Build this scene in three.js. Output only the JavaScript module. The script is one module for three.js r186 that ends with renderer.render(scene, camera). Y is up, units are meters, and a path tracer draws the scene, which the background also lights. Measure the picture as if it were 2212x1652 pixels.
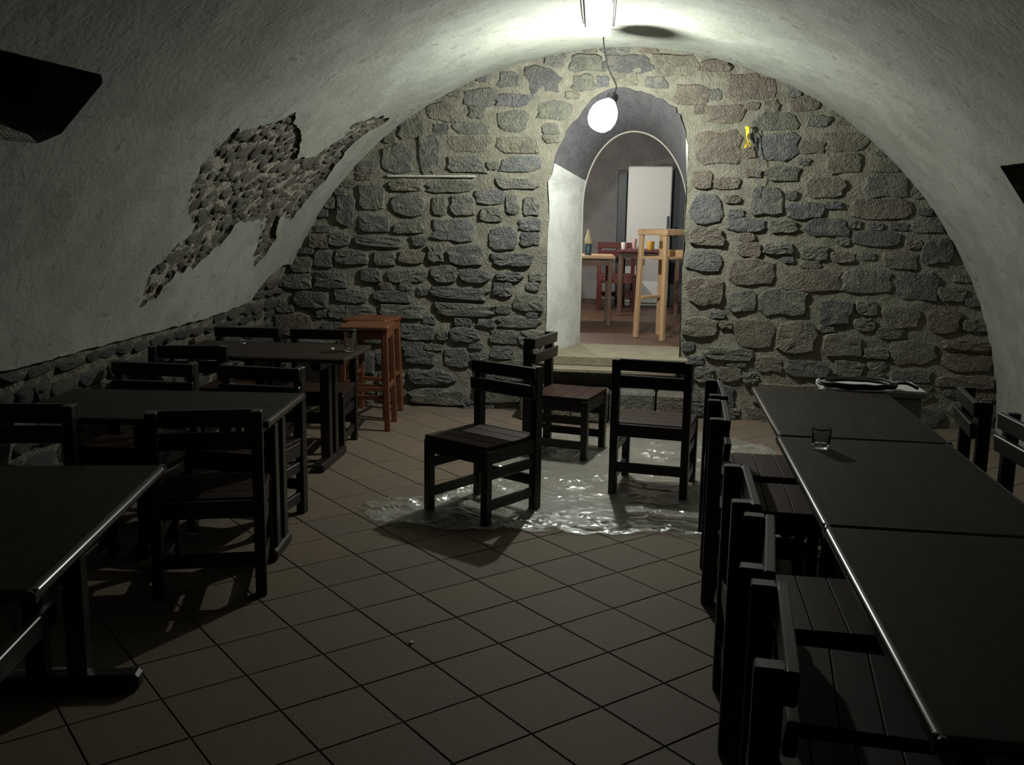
import * as THREE from 'three';
import { RectAreaLightUniformsLib } from 'three/addons/lights/RectAreaLightUniformsLib.js';
import { toCreasedNormals } from 'three/addons/utils/BufferGeometryUtils.js';
import { ConvexGeometry } from 'three/addons/geometries/ConvexGeometry.js';

// ---------------------------------------------------------------- camera, exposure, light
// World: y up, metres, the cellar's long axis runs along -z, the camera stands at x = 0, z = 0.
const scene = new THREE.Scene();
scene.background = new THREE.Color(0x000000);          // a closed cellar: no sky
const camera = new THREE.PerspectiveCamera(43.24, 2212 / 1652, 0.05, 60);
camera.rotation.order = 'YXZ';
camera.position.set(0, 1.647, 0);
camera.rotation.set(-0.173, 0.147, 0.01575);
const renderer = new THREE.WebGLRenderer({ antialias: true });
renderer.toneMapping = THREE.LinearToneMapping;
renderer.toneMappingExposure = 0.91;
renderer.shadowMap.enabled = true;
const LAMP = new THREE.Vector3(-0.411, 2.343, -6.95);   // the one bare bulb
const LAMP_CANDELA = 14.5;
const LAMP_COLOR = new THREE.Color().setRGB(0.95, 1.0, 0.91);

// ---------------------------------------------------------------- helpers
const R3 = (x, y, Z) => new THREE.Vector3(x, y, -Z);    // Z = distance into the room
function rng(seed) { let a = seed >>> 0; return () => { a = (a + 0x6D2B79F5) | 0; let t = Math.imul(a ^ (a >>> 15), 1 | a); t = (t + Math.imul(t ^ (t >>> 7), 61 | t)) ^ t; return ((t ^ (t >>> 14)) >>> 0) / 4294967296; }; }
const names = new Map();
function numbered(n) { const k = names.get(n) || 0; names.set(n, k + 1); return k ? `${n}_${String(k).padStart(3, '0')}` : n; }
function hash(x, y, s) { let h = Math.imul(x, 374761393) ^ Math.imul(y, 668265263) ^ Math.imul(s, 1442695041); h = Math.imul(h ^ (h >>> 13), 1274126177); return ((h ^ (h >>> 16)) >>> 0) / 4294967296; }
function vnoise(x, y, s = 1, per = 0) {                 // value noise 0..1, optionally periodic
  const xi = Math.floor(x), yi = Math.floor(y), fx = x - xi, fy = y - yi, u = fx * fx * (3 - 2 * fx), v = fy * fy * (3 - 2 * fy);
  const w = per ? (a) => ((a % per) + per) % per : (a) => a;
  const a = hash(w(xi), w(yi), s), b = hash(w(xi + 1), w(yi), s), c = hash(w(xi), w(yi + 1), s), d = hash(w(xi + 1), w(yi + 1), s);
  return a + (b - a) * u + (c - a) * v + (a - b - c + d) * u * v;
}
function fbm(x, y, s = 1, oct = 4, per = 0) { let t = 0, a = 0.5, n = 0; for (let i = 0; i < oct; i++) { t += a * vnoise(x, y, s + i * 17, per); n += a; x *= 2; y *= 2; per *= 2; a *= 0.5; } return t / n; }
function texture(size, fn, srgb = true) {               // fn(u, v) in 0..1 -> linear [r, g, b]
  const d = new Uint8Array(size * size * 4), enc = srgb ? (c) => (c <= 0.0031308 ? 12.92 * c : 1.055 * Math.pow(c, 1 / 2.4) - 0.055) : (c) => c;
  for (let j = 0; j < size; j++) for (let i = 0; i < size; i++) {
    const c = fn(i / size, j / size), k = (j * size + i) * 4;
    for (let q = 0; q < 3; q++) d[k + q] = Math.max(0, Math.min(255, Math.round(255 * enc(Math.max(0, Math.min(1, c[q]))))));
    d[k + 3] = 255;
  }
  const t = new THREE.DataTexture(d, size, size, THREE.RGBAFormat);
  t.wrapS = t.wrapT = THREE.RepeatWrapping; t.magFilter = THREE.LinearFilter; t.minFilter = THREE.LinearMipmapLinearFilter; t.generateMipmaps = true;
  if (srgb) t.colorSpace = THREE.SRGBColorSpace;
  t.needsUpdate = true; return t;
}
const metres = (t, m) => { t.repeat.set(1 / m, 1 / m); return t; };
const mixc = (a, b, t) => [a[0] + (b[0] - a[0]) * t, a[1] + (b[1] - a[1]) * t, a[2] + (b[2] - a[2]) * t];
const sstep = (a, b, x) => { const t = Math.max(0, Math.min(1, (x - a) / (b - a))); return t * t * (3 - 2 * t); };
function mesh(name, geo, mat, parent = scene) { const m = new THREE.Mesh(geo, mat); m.name = parent === scene ? numbered(name) : childName(parent, name); m.castShadow = m.receiveShadow = true; parent.add(m); return m; }
function childName(p, n) { const c = (p.userData_count ||= new Map()), k = c.get(n) || 0; c.set(n, k + 1); return k ? `${n}_${String(k).padStart(3, '0')}` : n; }
function thing(name, label, category, pos, turn = 0, group) {
  const o = new THREE.Group(); o.name = numbered(name); scene.add(o);
  if (pos) o.position.copy(pos); o.rotation.y = turn; tag(o, label, category, group); return o;
}
function tag(o, label, category, group) { o.userData.label = label; o.userData.category = category; if (group) o.userData.group = group; return o; }
function struct(name) { const o = new THREE.Group(); o.name = numbered(name); o.userData.kind = 'structure'; scene.add(o); return o; }
function copyOf(root, label, group) { const c = root.clone(); c.name = numbered(root.name.replace(/_\d{3}$/, '')); c.userData = { ...root.userData, label }; if (group) c.userData.group = group; scene.add(c); return c; }
function boxUV(g, ox = 0, oy = 0) {                     // planar uv in metres, u along the longest side
  g.computeBoundingBox(); const s = g.boundingBox.getSize(new THREE.Vector3()).toArray();
  const order = [0, 1, 2].sort((a, b) => s[b] - s[a]); const p = g.attributes.position, n = g.attributes.normal, uv = new Float32Array(p.count * 2);
  for (let i = 0; i < p.count; i++) {
    const P = [p.getX(i), p.getY(i), p.getZ(i)], N = [Math.abs(n.getX(i)), Math.abs(n.getY(i)), Math.abs(n.getZ(i))], k = N.indexOf(Math.max(...N));
    const ax = order.filter((a) => a !== k); uv[2 * i] = P[ax[0]] + ox; uv[2 * i + 1] = P[ax[1]] + oy;
  }
  g.setAttribute('uv', new THREE.BufferAttribute(uv, 2)); return g;
}
const boxCache = new Map(); let boxN = 0;
function cbox(w, h, d, c = 0.004) {                      // chamfered box, centred
  const key = [w, h, d, c].map((v) => v.toFixed(4)).join(); if (boxCache.has(key)) return boxCache.get(key);
  const pts = []; for (const x of [-1, 1]) for (const y of [-1, 1]) for (const z of [-1, 1]) {
    const X = x * w / 2, Y = y * h / 2, Z = z * d / 2;
    pts.push(new THREE.Vector3(X - x * c, Y - y * c, Z), new THREE.Vector3(X - x * c, Y, Z - z * c), new THREE.Vector3(X, Y - y * c, Z - z * c));
  }
  const g = boxUV(new ConvexGeometry(pts), (boxN * 0.37) % 1, (boxN++ * 0.21) % 1); boxCache.set(key, g); return g;
}
function put(m, x, y, z, rx = 0, ry = 0, rz = 0) { m.position.set(x, y, z); m.rotation.set(rx, ry, rz); return m; }
function polySD(px, py, poly) {                          // signed distance, inside negative
  let d = 1e9, s = 1;
  for (let i = 0, j = poly.length - 1; i < poly.length; j = i++) {
    const ax = poly[i][0], ay = poly[i][1], bx = poly[j][0] - ax, by = poly[j][1] - ay, wx = px - ax, wy = py - ay;
    const t = Math.max(0, Math.min(1, (wx * bx + wy * by) / (bx * bx + by * by || 1))), ex = wx - bx * t, ey = wy - by * t; d = Math.min(d, ex * ex + ey * ey);
    const c1 = py >= ay, c2 = py < poly[j][1], c3 = bx * wy > by * wx; if ((c1 && c2 && c3) || (!c1 && !c2 && !c3)) s = -s;
  }
  return s * Math.sqrt(d);
}
// A sheet over a rectangle of parameters (u, v), kept where field > 0, cut cleanly along field = 0.
function sheet(u0, u1, nu, v0, v1, nv, field, pos, uvOf, flip = false) {
  const P = [], UV = [], PR = [], idx = [], F = [], cut = [];
  const add = (u, v) => { const p = pos(u, v), t = uvOf(u, v); P.push(p.x, p.y, p.z); UV.push(t[0], t[1]); PR.push([u, v]); return PR.length - 1; };
  const U = (i) => u0 + (u1 - u0) * i / nu, V = (j) => v0 + (v1 - v0) * j / nv, at = new Map();
  for (let j = 0; j <= nv; j++) for (let i = 0; i <= nu; i++) F.push(field(U(i), V(j)));
  const vert = (k) => { if (!at.has(k)) at.set(k, add(U(k % (nu + 1)), V(Math.floor(k / (nu + 1))))); return at.get(k); };
  const edge = (a, b) => { const k = a < b ? `${a},${b}` : `${b},${a}`; if (!at.has(k)) { const t = F[a] / (F[a] - F[b]); const ua = U(a % (nu + 1)), va = V(Math.floor(a / (nu + 1))), ub = U(b % (nu + 1)), vb = V(Math.floor(b / (nu + 1))); at.set(k, add(ua + (ub - ua) * t, va + (vb - va) * t)); } return at.get(k); };
  const tri = (a, b, c) => {
    const k = [a, b, c], inn = k.filter((q) => F[q] > 0).length; if (!inn) return;
    if (inn === 3) { idx.push(vert(a), vert(b), vert(c)); return; }
    for (let r = 0; r < 3; r++) {
      const [x, y, z] = [k[r], k[(r + 1) % 3], k[(r + 2) % 3]];
      if (inn === 1 && F[x] > 0) { const e1 = edge(x, y), e2 = edge(x, z); idx.push(vert(x), e1, e2); cut.push([PR[e1], PR[e2]]); return; }
      if (inn === 2 && F[x] <= 0) { const e1 = edge(x, y), e2 = edge(x, z); idx.push(e1, vert(y), vert(z), e1, vert(z), e2); cut.push([PR[e2], PR[e1]]); return; }
    }
  };
  for (let j = 0; j < nv; j++) for (let i = 0; i < nu; i++) { const a = j * (nu + 1) + i, b = a + 1, c = a + nu + 2, d = a + nu + 1; if ((i + j) & 1) { tri(a, b, c); tri(a, c, d); } else { tri(a, b, d); tri(b, c, d); } }
  if (flip) for (let i = 0; i < idx.length; i += 3) { const t = idx[i]; idx[i] = idx[i + 1]; idx[i + 1] = t; }
  const g = new THREE.BufferGeometry(); g.setAttribute('position', new THREE.Float32BufferAttribute(P, 3)); g.setAttribute('uv', new THREE.Float32BufferAttribute(UV, 2)); g.setIndex(idx); g.computeVertexNormals();
  g.userData.cut = cut; return g;
}
function quads(list) {                                   // list of [a, b, c, d] corners
  const P = [], UV = [];
  for (const q of list) { const w = q[0].distanceTo(q[1]), h = q[0].distanceTo(q[3]); for (const [k, u, v] of [[0, 0, 0], [1, w, 0], [2, w, h], [0, 0, 0], [2, w, h], [3, 0, h]]) { P.push(q[k].x, q[k].y, q[k].z); UV.push(u, v); } }
  const g = new THREE.BufferGeometry(); g.setAttribute('position', new THREE.Float32BufferAttribute(P, 3)); g.setAttribute('uv', new THREE.Float32BufferAttribute(UV, 2)); g.computeVertexNormals(); return g;
}
function lathe(profile, seg = 28) { return new THREE.LatheGeometry(profile.map(([r, y]) => new THREE.Vector2(r, y)), seg); }
function rod(points, r, seg = 24, rad = 8) { return new THREE.TubeGeometry(new THREE.CatmullRomCurve3(points), seg, r, rad); }

// ---------------------------------------------------------------- materials
const std = (o) => new THREE.MeshStandardMaterial(o);
const grainBump = metres(texture(512, (u, v) => { const n = 0.5 * fbm(u * 24, v * 24, 5, 4, 24) + 0.5 * fbm(u * 90, v * 90, 9, 2, 90); return [n, n, n]; }, false), 0.6);
const plasterBump = metres(texture(512, (u, v) => { const n = 0.7 * fbm(u * 10, v * 10, 15, 5, 10) + 0.3 * fbm(u * 60, v * 60, 19, 2, 60); return [n, n, n]; }, false), 1.2);
const plasterMap = metres(texture(1024, (u, v) => {      // old limewash: brush clouds, yellowed blotches, small flaked spots
  const a = fbm(u * 6, v * 6, 31, 5, 6), b = fbm(u * 20, v * 20, 37, 4, 20), sp = sstep(0.74, 0.8, fbm(u * 44, v * 44, 41, 3, 44));
  return mixc(mixc([0.245, 0.253, 0.22], [0.185, 0.192, 0.163], sstep(0.3, 0.7, 0.6 * a + 0.4 * b)), [0.125, 0.12, 0.095], 0.6 * sp);
}), 2.6);
const plaster = std({ map: plasterMap, roughness: 0.92, bumpMap: plasterBump, bumpScale: 0.008 });
const whiteMap = metres(texture(512, (u, v) => { const a = fbm(u * 7, v * 7, 51, 5, 7); return mixc([0.60, 0.60, 0.575], [0.50, 0.50, 0.47], sstep(0.35, 0.7, a)); }), 1.1);
const whitewash = std({ map: whiteMap, roughness: 0.85, bumpMap: plasterBump, bumpScale: 0.006 });
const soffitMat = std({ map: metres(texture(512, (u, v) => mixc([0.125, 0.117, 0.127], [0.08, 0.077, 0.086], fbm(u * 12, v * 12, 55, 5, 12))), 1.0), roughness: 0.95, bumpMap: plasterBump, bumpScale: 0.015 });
function stoneTex(a, b, c, seed) {
  return metres(texture(384, (u, v) => { const n = fbm(u * 8, v * 8, seed, 5, 8), m = fbm(u * 34, v * 34, seed + 50, 3, 34), k = sstep(0.62, 0.75, fbm(u * 5, v * 5, seed + 90, 3, 5)); return mixc(mixc(a, b, sstep(0.25, 0.75, 0.55 * n + 0.45 * m)), c, 0.7 * k); }), 0.55);
}
const stoneMats = [
  [[0.085, 0.082, 0.074], [0.135, 0.13, 0.114], [0.17, 0.158, 0.125]], [[0.075, 0.076, 0.078], [0.122, 0.12, 0.115], [0.16, 0.15, 0.124]],
  [[0.095, 0.086, 0.066], [0.15, 0.138, 0.108], [0.175, 0.162, 0.122]], [[0.098, 0.08, 0.064], [0.152, 0.125, 0.102], [0.17, 0.15, 0.118]],
  [[0.08, 0.08, 0.066], [0.128, 0.126, 0.1], [0.16, 0.152, 0.115]], [[0.062, 0.061, 0.06], [0.1, 0.097, 0.09], [0.14, 0.13, 0.108]],
].map((c, i) => std({ map: stoneTex(c[0], c[1], c[2], 200 + i * 7), roughness: 0.93, bumpMap: grainBump, bumpScale: 0.022 }));
const mortar = std({ map: metres(texture(512, (u, v) => mixc([0.11, 0.102, 0.078], [0.215, 0.2, 0.158], fbm(u * 14, v * 14, 71, 5, 14))), 0.9), roughness: 0.97, bumpMap: grainBump, bumpScale: 0.014 });
const rubbleBed = std({ map: metres(texture(512, (u, v) => mixc([0.075, 0.065, 0.048], [0.165, 0.148, 0.112], sstep(0.3, 0.72, fbm(u * 22, v * 22, 77, 4, 22)))), 0.8), roughness: 0.98, bumpMap: grainBump, bumpScale: 0.02 });
const patchMats = [[[0.13, 0.12, 0.098], [0.24, 0.222, 0.185], [0.27, 0.25, 0.21]], [[0.1, 0.088, 0.07], [0.2, 0.175, 0.145], [0.25, 0.225, 0.19]], [[0.16, 0.148, 0.124], [0.26, 0.248, 0.21], [0.12, 0.108, 0.084]]].map((c, i) => std({ map: stoneTex(c[0], c[1], c[2], 260 + i * 7), roughness: 0.95, bumpMap: grainBump, bumpScale: 0.02 }));
const patchBed = std({ map: metres(texture(512, (u, v) => mixc([0.085, 0.073, 0.056], [0.26, 0.238, 0.19], sstep(0.34, 0.62, fbm(u * 18, v * 18, 79, 4, 18)))), 0.8), roughness: 0.98, bumpMap: grainBump, bumpScale: 0.02 });
const tileMats = [0, 1, 2, 3].map((i) => new THREE.MeshPhysicalMaterial({ map: metres(texture(256, (u, v) => { const n = fbm(u * 10, v * 10, 300 + i * 11, 4, 10), m = fbm(u * 50, v * 50, 305 + i * 11, 2, 50); return mixc([0.107 + 0.005 * i, 0.081 + 0.003 * i, 0.062], [0.14 + 0.005 * i, 0.108 + 0.003 * i, 0.084], 0.5 * n + 0.5 * m); }), 0.5), roughness: 0.72, specularIntensity: 0.35, bumpMap: grainBump, bumpScale: 0.0008 }));
const grout = std({ color: new THREE.Color().setRGB(0.035, 0.03, 0.024), roughness: 0.95 });
function woodTex(a, b, seed, m = 1) {
  return metres(texture(512, (u, v) => { const w = fbm(u * 3, v * 6, seed, 3, 6), g = fbm(u * 6, v * 80 + w * 6, seed + 3, 3), s = fbm(u * 4, v * 160, seed + 8, 2); return mixc(a, b, sstep(0.25, 0.8, 0.65 * g + 0.35 * s)); }), m);
}
const darkWood = std({ map: woodTex([0.006, 0.0042, 0.0038], [0.013, 0.009, 0.008], 401), roughness: 0.34 });
const seatWood = new THREE.MeshPhysicalMaterial({ map: woodTex([0.017, 0.0068, 0.0045], [0.035, 0.0145, 0.0095], 411), roughness: 0.6, specularIntensity: 0.3 });
const edgeWood = std({ map: woodTex([0.02, 0.013, 0.01], [0.036, 0.025, 0.019], 425), roughness: 0.22 });
const tableWood = new THREE.MeshPhysicalMaterial({ map: woodTex([0.014, 0.0095, 0.007], [0.029, 0.021, 0.016], 421), roughness: 0.66, specularIntensity: 0.2 });
const orangeWood = std({ map: woodTex([0.085, 0.026, 0.010], [0.15, 0.052, 0.02], 431), roughness: 0.5 });
const lightWood = std({ map: woodTex([0.46, 0.28, 0.15], [0.6, 0.4, 0.235], 441), roughness: 0.5 });
const redWood = std({ map: woodTex([0.10, 0.022, 0.02], [0.17, 0.042, 0.036], 451), roughness: 0.5 });
const brownWood = std({ map: woodTex([0.10, 0.055, 0.035], [0.18, 0.10, 0.065], 461), roughness: 0.55 });
const whitePaint = std({ color: new THREE.Color().setRGB(0.72, 0.73, 0.70), roughness: 0.4 });
const darkSteel = std({ color: new THREE.Color().setRGB(0.05, 0.06, 0.07), roughness: 0.45 });
const black = std({ color: new THREE.Color().setRGB(0.012, 0.012, 0.014), roughness: 0.55 });
const glass = new THREE.MeshPhysicalMaterial({ color: 0xffffff, roughness: 0.03, transmission: 1, thickness: 0.01, ior: 1.5 });

// ---------------------------------------------------------------- the vaulted room
const XC = -0.35, YC = -0.11, RAD = 3.06, ZN = -1.3, ZF = 8.0, DEG = Math.PI / 180;
const wob = (s, Z) => 0.022 * (fbm(s * 0.9, Z * 0.9, 61, 3) - 0.5) + 0.009 * (fbm(s * 4, Z * 4, 67, 3) - 0.5);
const V = (th, Z, r = RAD) => R3(XC + r * Math.cos(th), YC + r * Math.sin(th), Z);
const S = (deg, Z) => [deg * DEG * RAD, Z];
const patchPoly = [[157.9, 5.61], [157.5, 5.8], [155.6, 5.8], [154, 5.96], [153, 6.2], [149.7, 6.39], [147.3, 6.45], [146.3, 6.86], [150.1, 7.0], [154.9, 7.17], [153.3, 7.25], [150.2, 7.33], [146.3, 7.2], [146.2, 7.46], [142.9, 7.5], [139.3, 7.6], [134.7, 7.52], [131.9, 7.47], [128.7, 7.54], [124.8, 7.74],
  [126.8, 7.25], [128.8, 7.07], [131.8, 7.16], [134.1, 7.05], [136, 6.91], [136.3, 6.79], [135.1, 6.65], [132, 6.4], [131.4, 6.22], [129.8, 6.03], [131.3, 5.9], [132.8, 5.68], [133.9, 5.49], [135.4, 5.5], [138.2, 5.46], [141.7, 5.52], [144.9, 5.65], [148.2, 5.9], [149.5, 5.83], [152.8, 5.65], [154.8, 5.58]].map((p) => S(...p));
const barePoly = [[186, -2], [186, 8.3], [155, 8.3], [154.7, 7.78], [156.6, 7.56], [160.5, 7.36], [161.5, 6.6], [162, 5.5], [162.3, 4.4], [162.5, -2]].map((p) => S(...p));
const nicheLeft = [[131.2, 2.3], [131, 3.93], [131.7, 3.99], [137.4, 4.0], [138.6, 3.9], [138.8, 2.3]].map((p) => S(...p));
const nicheRight = [[42.4, 5.1], [42.5, 5.98], [37.2, 6.06], [35.2, 6.0], [35.0, 5.1]].map((p) => S(...p));
const rag = (s, Z, k) => k * (fbm(s * 14, Z * 14, 83, 4) - 0.5) * 2;
const fPatch = (s, Z) => polySD(s, Z, patchPoly) + rag(s, Z, 0.055), fBare = (s, Z) => polySD(s, Z, barePoly) + rag(s, Z, 0.012);
const fNiche = (s, Z) => Math.min(polySD(s, Z, nicheLeft), polySD(s, Z, nicheRight)) + rag(s, Z, 0.006);
const TH0 = 2.0 * DEG, THR = 19 * DEG, TH1 = 178.0 * DEG;
const vuv = (s, Z) => [Z, s];
const ceiling = struct('ceiling');
const plasterField = (s, Z) => Math.min(fPatch(s, Z), fBare(s, Z), fNiche(s, Z));
const vpos = (s, Z) => V(s / RAD, Z, RAD + wob(s, Z));
const vg = sheet(THR * RAD, TH1 * RAD, 270, ZN, ZF, 290, plasterField, vpos, vuv, true);
mesh('plaster', vg, plaster, ceiling);
mesh('plaster_edge', quads(vg.userData.cut.map(([p, q]) => [vpos(...p), vpos(...q), V(q[0] / RAD, q[1], RAD + 0.07), V(p[0] / RAD, p[1], RAD + 0.07)])), patchBed, ceiling);
const wallRight = struct('wall_right');
mesh('plaster', sheet(TH0 * RAD, THR * RAD, 34, ZN, ZF, 290, () => 1, vpos, vuv, true), plaster, wallRight);
function niche(poly, name) {                              // an opening through the vault with its own pocket
  const list = []; poly.forEach((p, i) => { const q = poly[(i + 1) % poly.length]; list.push([V(p[0] / RAD, p[1], RAD - 0.0), V(q[0] / RAD, q[1], RAD - 0.0), V(q[0] / RAD, q[1], RAD + 1.0), V(p[0] / RAD, p[1], RAD + 1.0)]); });
  const n = poly.length; const b = (i) => V(poly[i % n][0] / RAD, poly[i % n][1], RAD + 1.0);
  for (let i = 1; i < n - 1; i++) list.push([b(0), b(i), b(i + 1), b(i + 1)]);
  mesh(name, quads(list), rubbleBed, ceiling);
}
niche(nicheLeft, 'vent_niche'); niche(nicheRight, 'vent_niche');
{ // the outer masonry that closes the vault
  const g = sheet(-2 * DEG * RAD, 182 * DEG * RAD, 48, ZN - 0.2, ZF + 0.4, 2, () => 1, (s, Z) => V(s / RAD, Z, RAD + 1.1), vuv);
  mesh('vault_shell', g, rubbleBed, ceiling);
}
const bedDepth = (s, Z) => 0.03 + 0.022 * (fbm(s * 9, Z * 9, 91, 4) - 0.5);
const bedPos = (s, Z) => V(s / RAD, Z, RAD + bedDepth(s, Z));
const sOf = (d) => d * DEG * RAD;
const patch = mesh('masonry_patch', sheet(sOf(123), sOf(160), 86, 5.3, 7.9, 112, (s, Z) => 0.04 - fPatch(s, Z), bedPos, vuv, true), patchBed, ceiling);
const wallLeft = struct('wall_left');
mesh('rubble_bed', sheet(sOf(153), sOf(178.2), 34, ZN, ZF, 232, (s, Z) => 0.04 - fBare(s, Z), bedPos, vuv, true), rubbleBed, wallLeft);

// stones: unit-free generator, each a rounded irregular block with its back sunk in the bed
function stoneGeo(w, h, d, rnd, n = 12, rough = 1, rings = [[1, -0.03], [0.99, 0.45], [0.91, 0.95], [0.5, 1]]) {
  const P = [], UV = [], idx = [], pw = 4.5 + rnd() * 5, off = rnd() * 6.28, sx = (rnd() - 0.5) * 0.16 * rough, jit = [], ou = rnd(), ov = rnd();
  for (let i = 0; i < n; i++) jit.push(1 + (rnd() - 0.5) * 0.22 * rough);
  rings.forEach(([k, z], r) => {
    for (let i = 0; i < n; i++) {
      const a = off * 0 + (i + 0.3) / n * Math.PI * 2, c = Math.cos(a), s = Math.sin(a), R = Math.pow(Math.pow(Math.abs(c), pw) + Math.pow(Math.abs(s), pw), -1 / pw);
      const x = c * R * w / 2 * jit[i] * k * (1 + sx * s), y = s * R * h / 2 * jit[i] * k, zz = z < 0 ? z : z * d * (1 + (r > 0 ? (rnd() - 0.5) * 0.5 * rough : 0));
      P.push(x, y, zz); UV.push(x + ou, y + ov);
    }
  });
  P.push(0, 0, d * (1 + (rnd() - 0.5) * 0.3)); UV.push(ou, ov);
  for (let r = 0; r < rings.length - 1; r++) for (let i = 0; i < n; i++) { const a = r * n + i, b = r * n + (i + 1) % n; idx.push(a, b, b + n, a, b + n, a + n); }
  for (let i = 0; i < n; i++) idx.push((rings.length - 1) * n + i, (rings.length - 1) * n + (i + 1) % n, rings.length * n);
  const g = new THREE.BufferGeometry(); g.setAttribute('position', new THREE.Float32BufferAttribute(P, 3)); g.setAttribute('uv', new THREE.Float32BufferAttribute(UV, 2)); g.setIndex(idx); g.computeVertexNormals(); return g;
}
const rubbleRnd = rng(77), rubble = []; for (let i = 0; i < 14; i++) rubble.push(stoneGeo(1, 1, 1, rubbleRnd, 8, 1.8, [[1, -0.2], [0.92, 0.7], [0.55, 1]]));
function vaultStone(parent, geo, mat, s, Z, w, h, d, spin) {
  const th = s / RAD, m = mesh('stone', geo, mat, parent), r = RAD + bedDepth(s, Z) + 0.004;
  const n = new THREE.Vector3(-Math.cos(th), -Math.sin(th), 0), zx = new THREE.Vector3(0, 0, -1), up = new THREE.Vector3().crossVectors(n, zx);
  m.quaternion.setFromRotationMatrix(new THREE.Matrix4().makeBasis(zx, up, n)); m.rotateZ(spin); m.position.copy(V(th, Z, r)); m.scale.set(w, h, d); return m;
}
{ // fallen-plaster patch: small rubble
  const rnd = rng(5), placed = []; let tries = 0;
  while (placed.length < 210 && tries++ < 9000) {
    const s = sOf(124 + rnd() * 34), Z = 5.45 + rnd() * 2.3, w = 0.05 + rnd() * rnd() * 0.14, h = w * (0.5 + 0.4 * rnd());
    if (fPatch(s, Z) > -0.02 || placed.some((p) => Math.hypot(p[0] - s, p[1] - Z) < (p[2] + w) * 0.42)) continue;
    placed.push([s, Z, w]); vaultStone(patch, rubble[Math.floor(rnd() * 14)], patchMats[Math.floor(rnd() * 3)], s, Z, w, h, 0.012 + rnd() * 0.016, 0.9 + (rnd() - 0.5) * 1.2);
  }
}
{ // bare foot of the left wall: flat rubble in rough courses
  const rnd = rng(8);
  for (let row = 0, s = sOf(177.2); row < 11; row++) {
    const h = 0.07 + rnd() * 0.05;
    for (let Z = 2.6 + rnd() * 0.2; Z < 7.95;) { const w = 0.14 + rnd() * 0.2; if (fBare(s, Z + w / 2) < -0.03) vaultStone(wallLeft, rubble[Math.floor(rnd() * 14)], stoneMats[Math.floor(rnd() * 6)], s, Z + w / 2, w * 0.94, h * 0.92, 0.02 + rnd() * 0.025, (rnd() - 0.5) * 0.12); Z += w; }
    s -= h + 0.012;
  }
}

// ---------------------------------------------------------------- end wall, doorway and the step
// profile of an arched opening: left foot up, over, right foot down
function archPoints(xl, xr, y0, sl, sr, top, xa, n = 36) {
  const pts = []; for (let i = 0; i <= 10; i++) pts.push([xl, y0 + (sl - y0) * i / 10]);
  for (let i = 1; i < n; i++) { const a = Math.PI * (1 - i / n), c = Math.cos(a), s = Math.sin(a); pts.push(c < 0 ? [xa + c * (xa - xl), sl + s * (top - sl)] : [xa + c * (xr - xa), sr + s * (top - sr)]); }
  for (let i = 0; i <= 10; i++) pts.push([xr, sr + (y0 - sr) * i / 10]);
  return pts;
}
const frontArch = archPoints(-0.9, 0.2, 0.46, 1.75, 2.2, 2.64, -0.33), rearArch = archPoints(-0.68, 0.24, 0.46, 1.72, 1.66, 2.37, -0.25);
const ragged = frontArch.map((p, i) => { const k = i > 10 && i < 46 ? 0.022 : 0.006; return [p[0] + k * (vnoise(i * 0.9, 3, 5) - 0.5) * 2, p[1] + (i > 10 && i < 46 ? k * (vnoise(i * 0.9, 9, 6) - 0.5) * 2 : 0)]; });
const ZR = 8.66;
const thinMortar = std({ map: metres(texture(256, (u, v) => mixc([0.22, 0.21, 0.18], [0.5, 0.48, 0.42], fbm(u * 30, v * 30, 88, 3, 30))), 0.5), roughness: 0.95 });
const wallBack = struct('wall_back');
const inOpening = (x, y, e = 0) => polySD(x, y, ragged) < e;
mesh('mortar_bed', sheet(-3.6, 2.9, 130, -0.02, 3.08, 62, (x, y) => Math.min(polySD(x, y, ragged), RAD + 0.12 - Math.hypot(x - XC, y - YC)), (x, y) => R3(x, y, ZF + 0.004 - 0.04 * (fbm(x * 5, y * 5, 101, 4) - 0.5) - 0.026 * (fbm(x * 16, y * 18, 103, 3) - 0.5)), (x, y) => [x, y]), mortar, wallBack);
{
  const sh = new THREE.Shape(); sh.moveTo(-4.2, -0.3); sh.lineTo(3.4, -0.3); sh.lineTo(3.4, 3.7); sh.lineTo(-4.2, 3.7);
  const hole = new THREE.Path(); frontArch.forEach(([x, y], i) => { const X = -0.35 + (x + 0.35) * 1.06, Y = y < 0.5 ? y - 0.05 : y + 0.04; i ? hole.lineTo(X, Y) : hole.moveTo(X, Y); }); sh.holes.push(hole);
  const g = new THREE.ExtrudeGeometry(sh, { depth: ZR - 0.02 - (ZF + 0.03), bevelEnabled: false }); g.translate(0, 0, -(ZR - 0.02));
  mesh('masonry_core', g, rubbleBed, wallBack);
}
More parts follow.
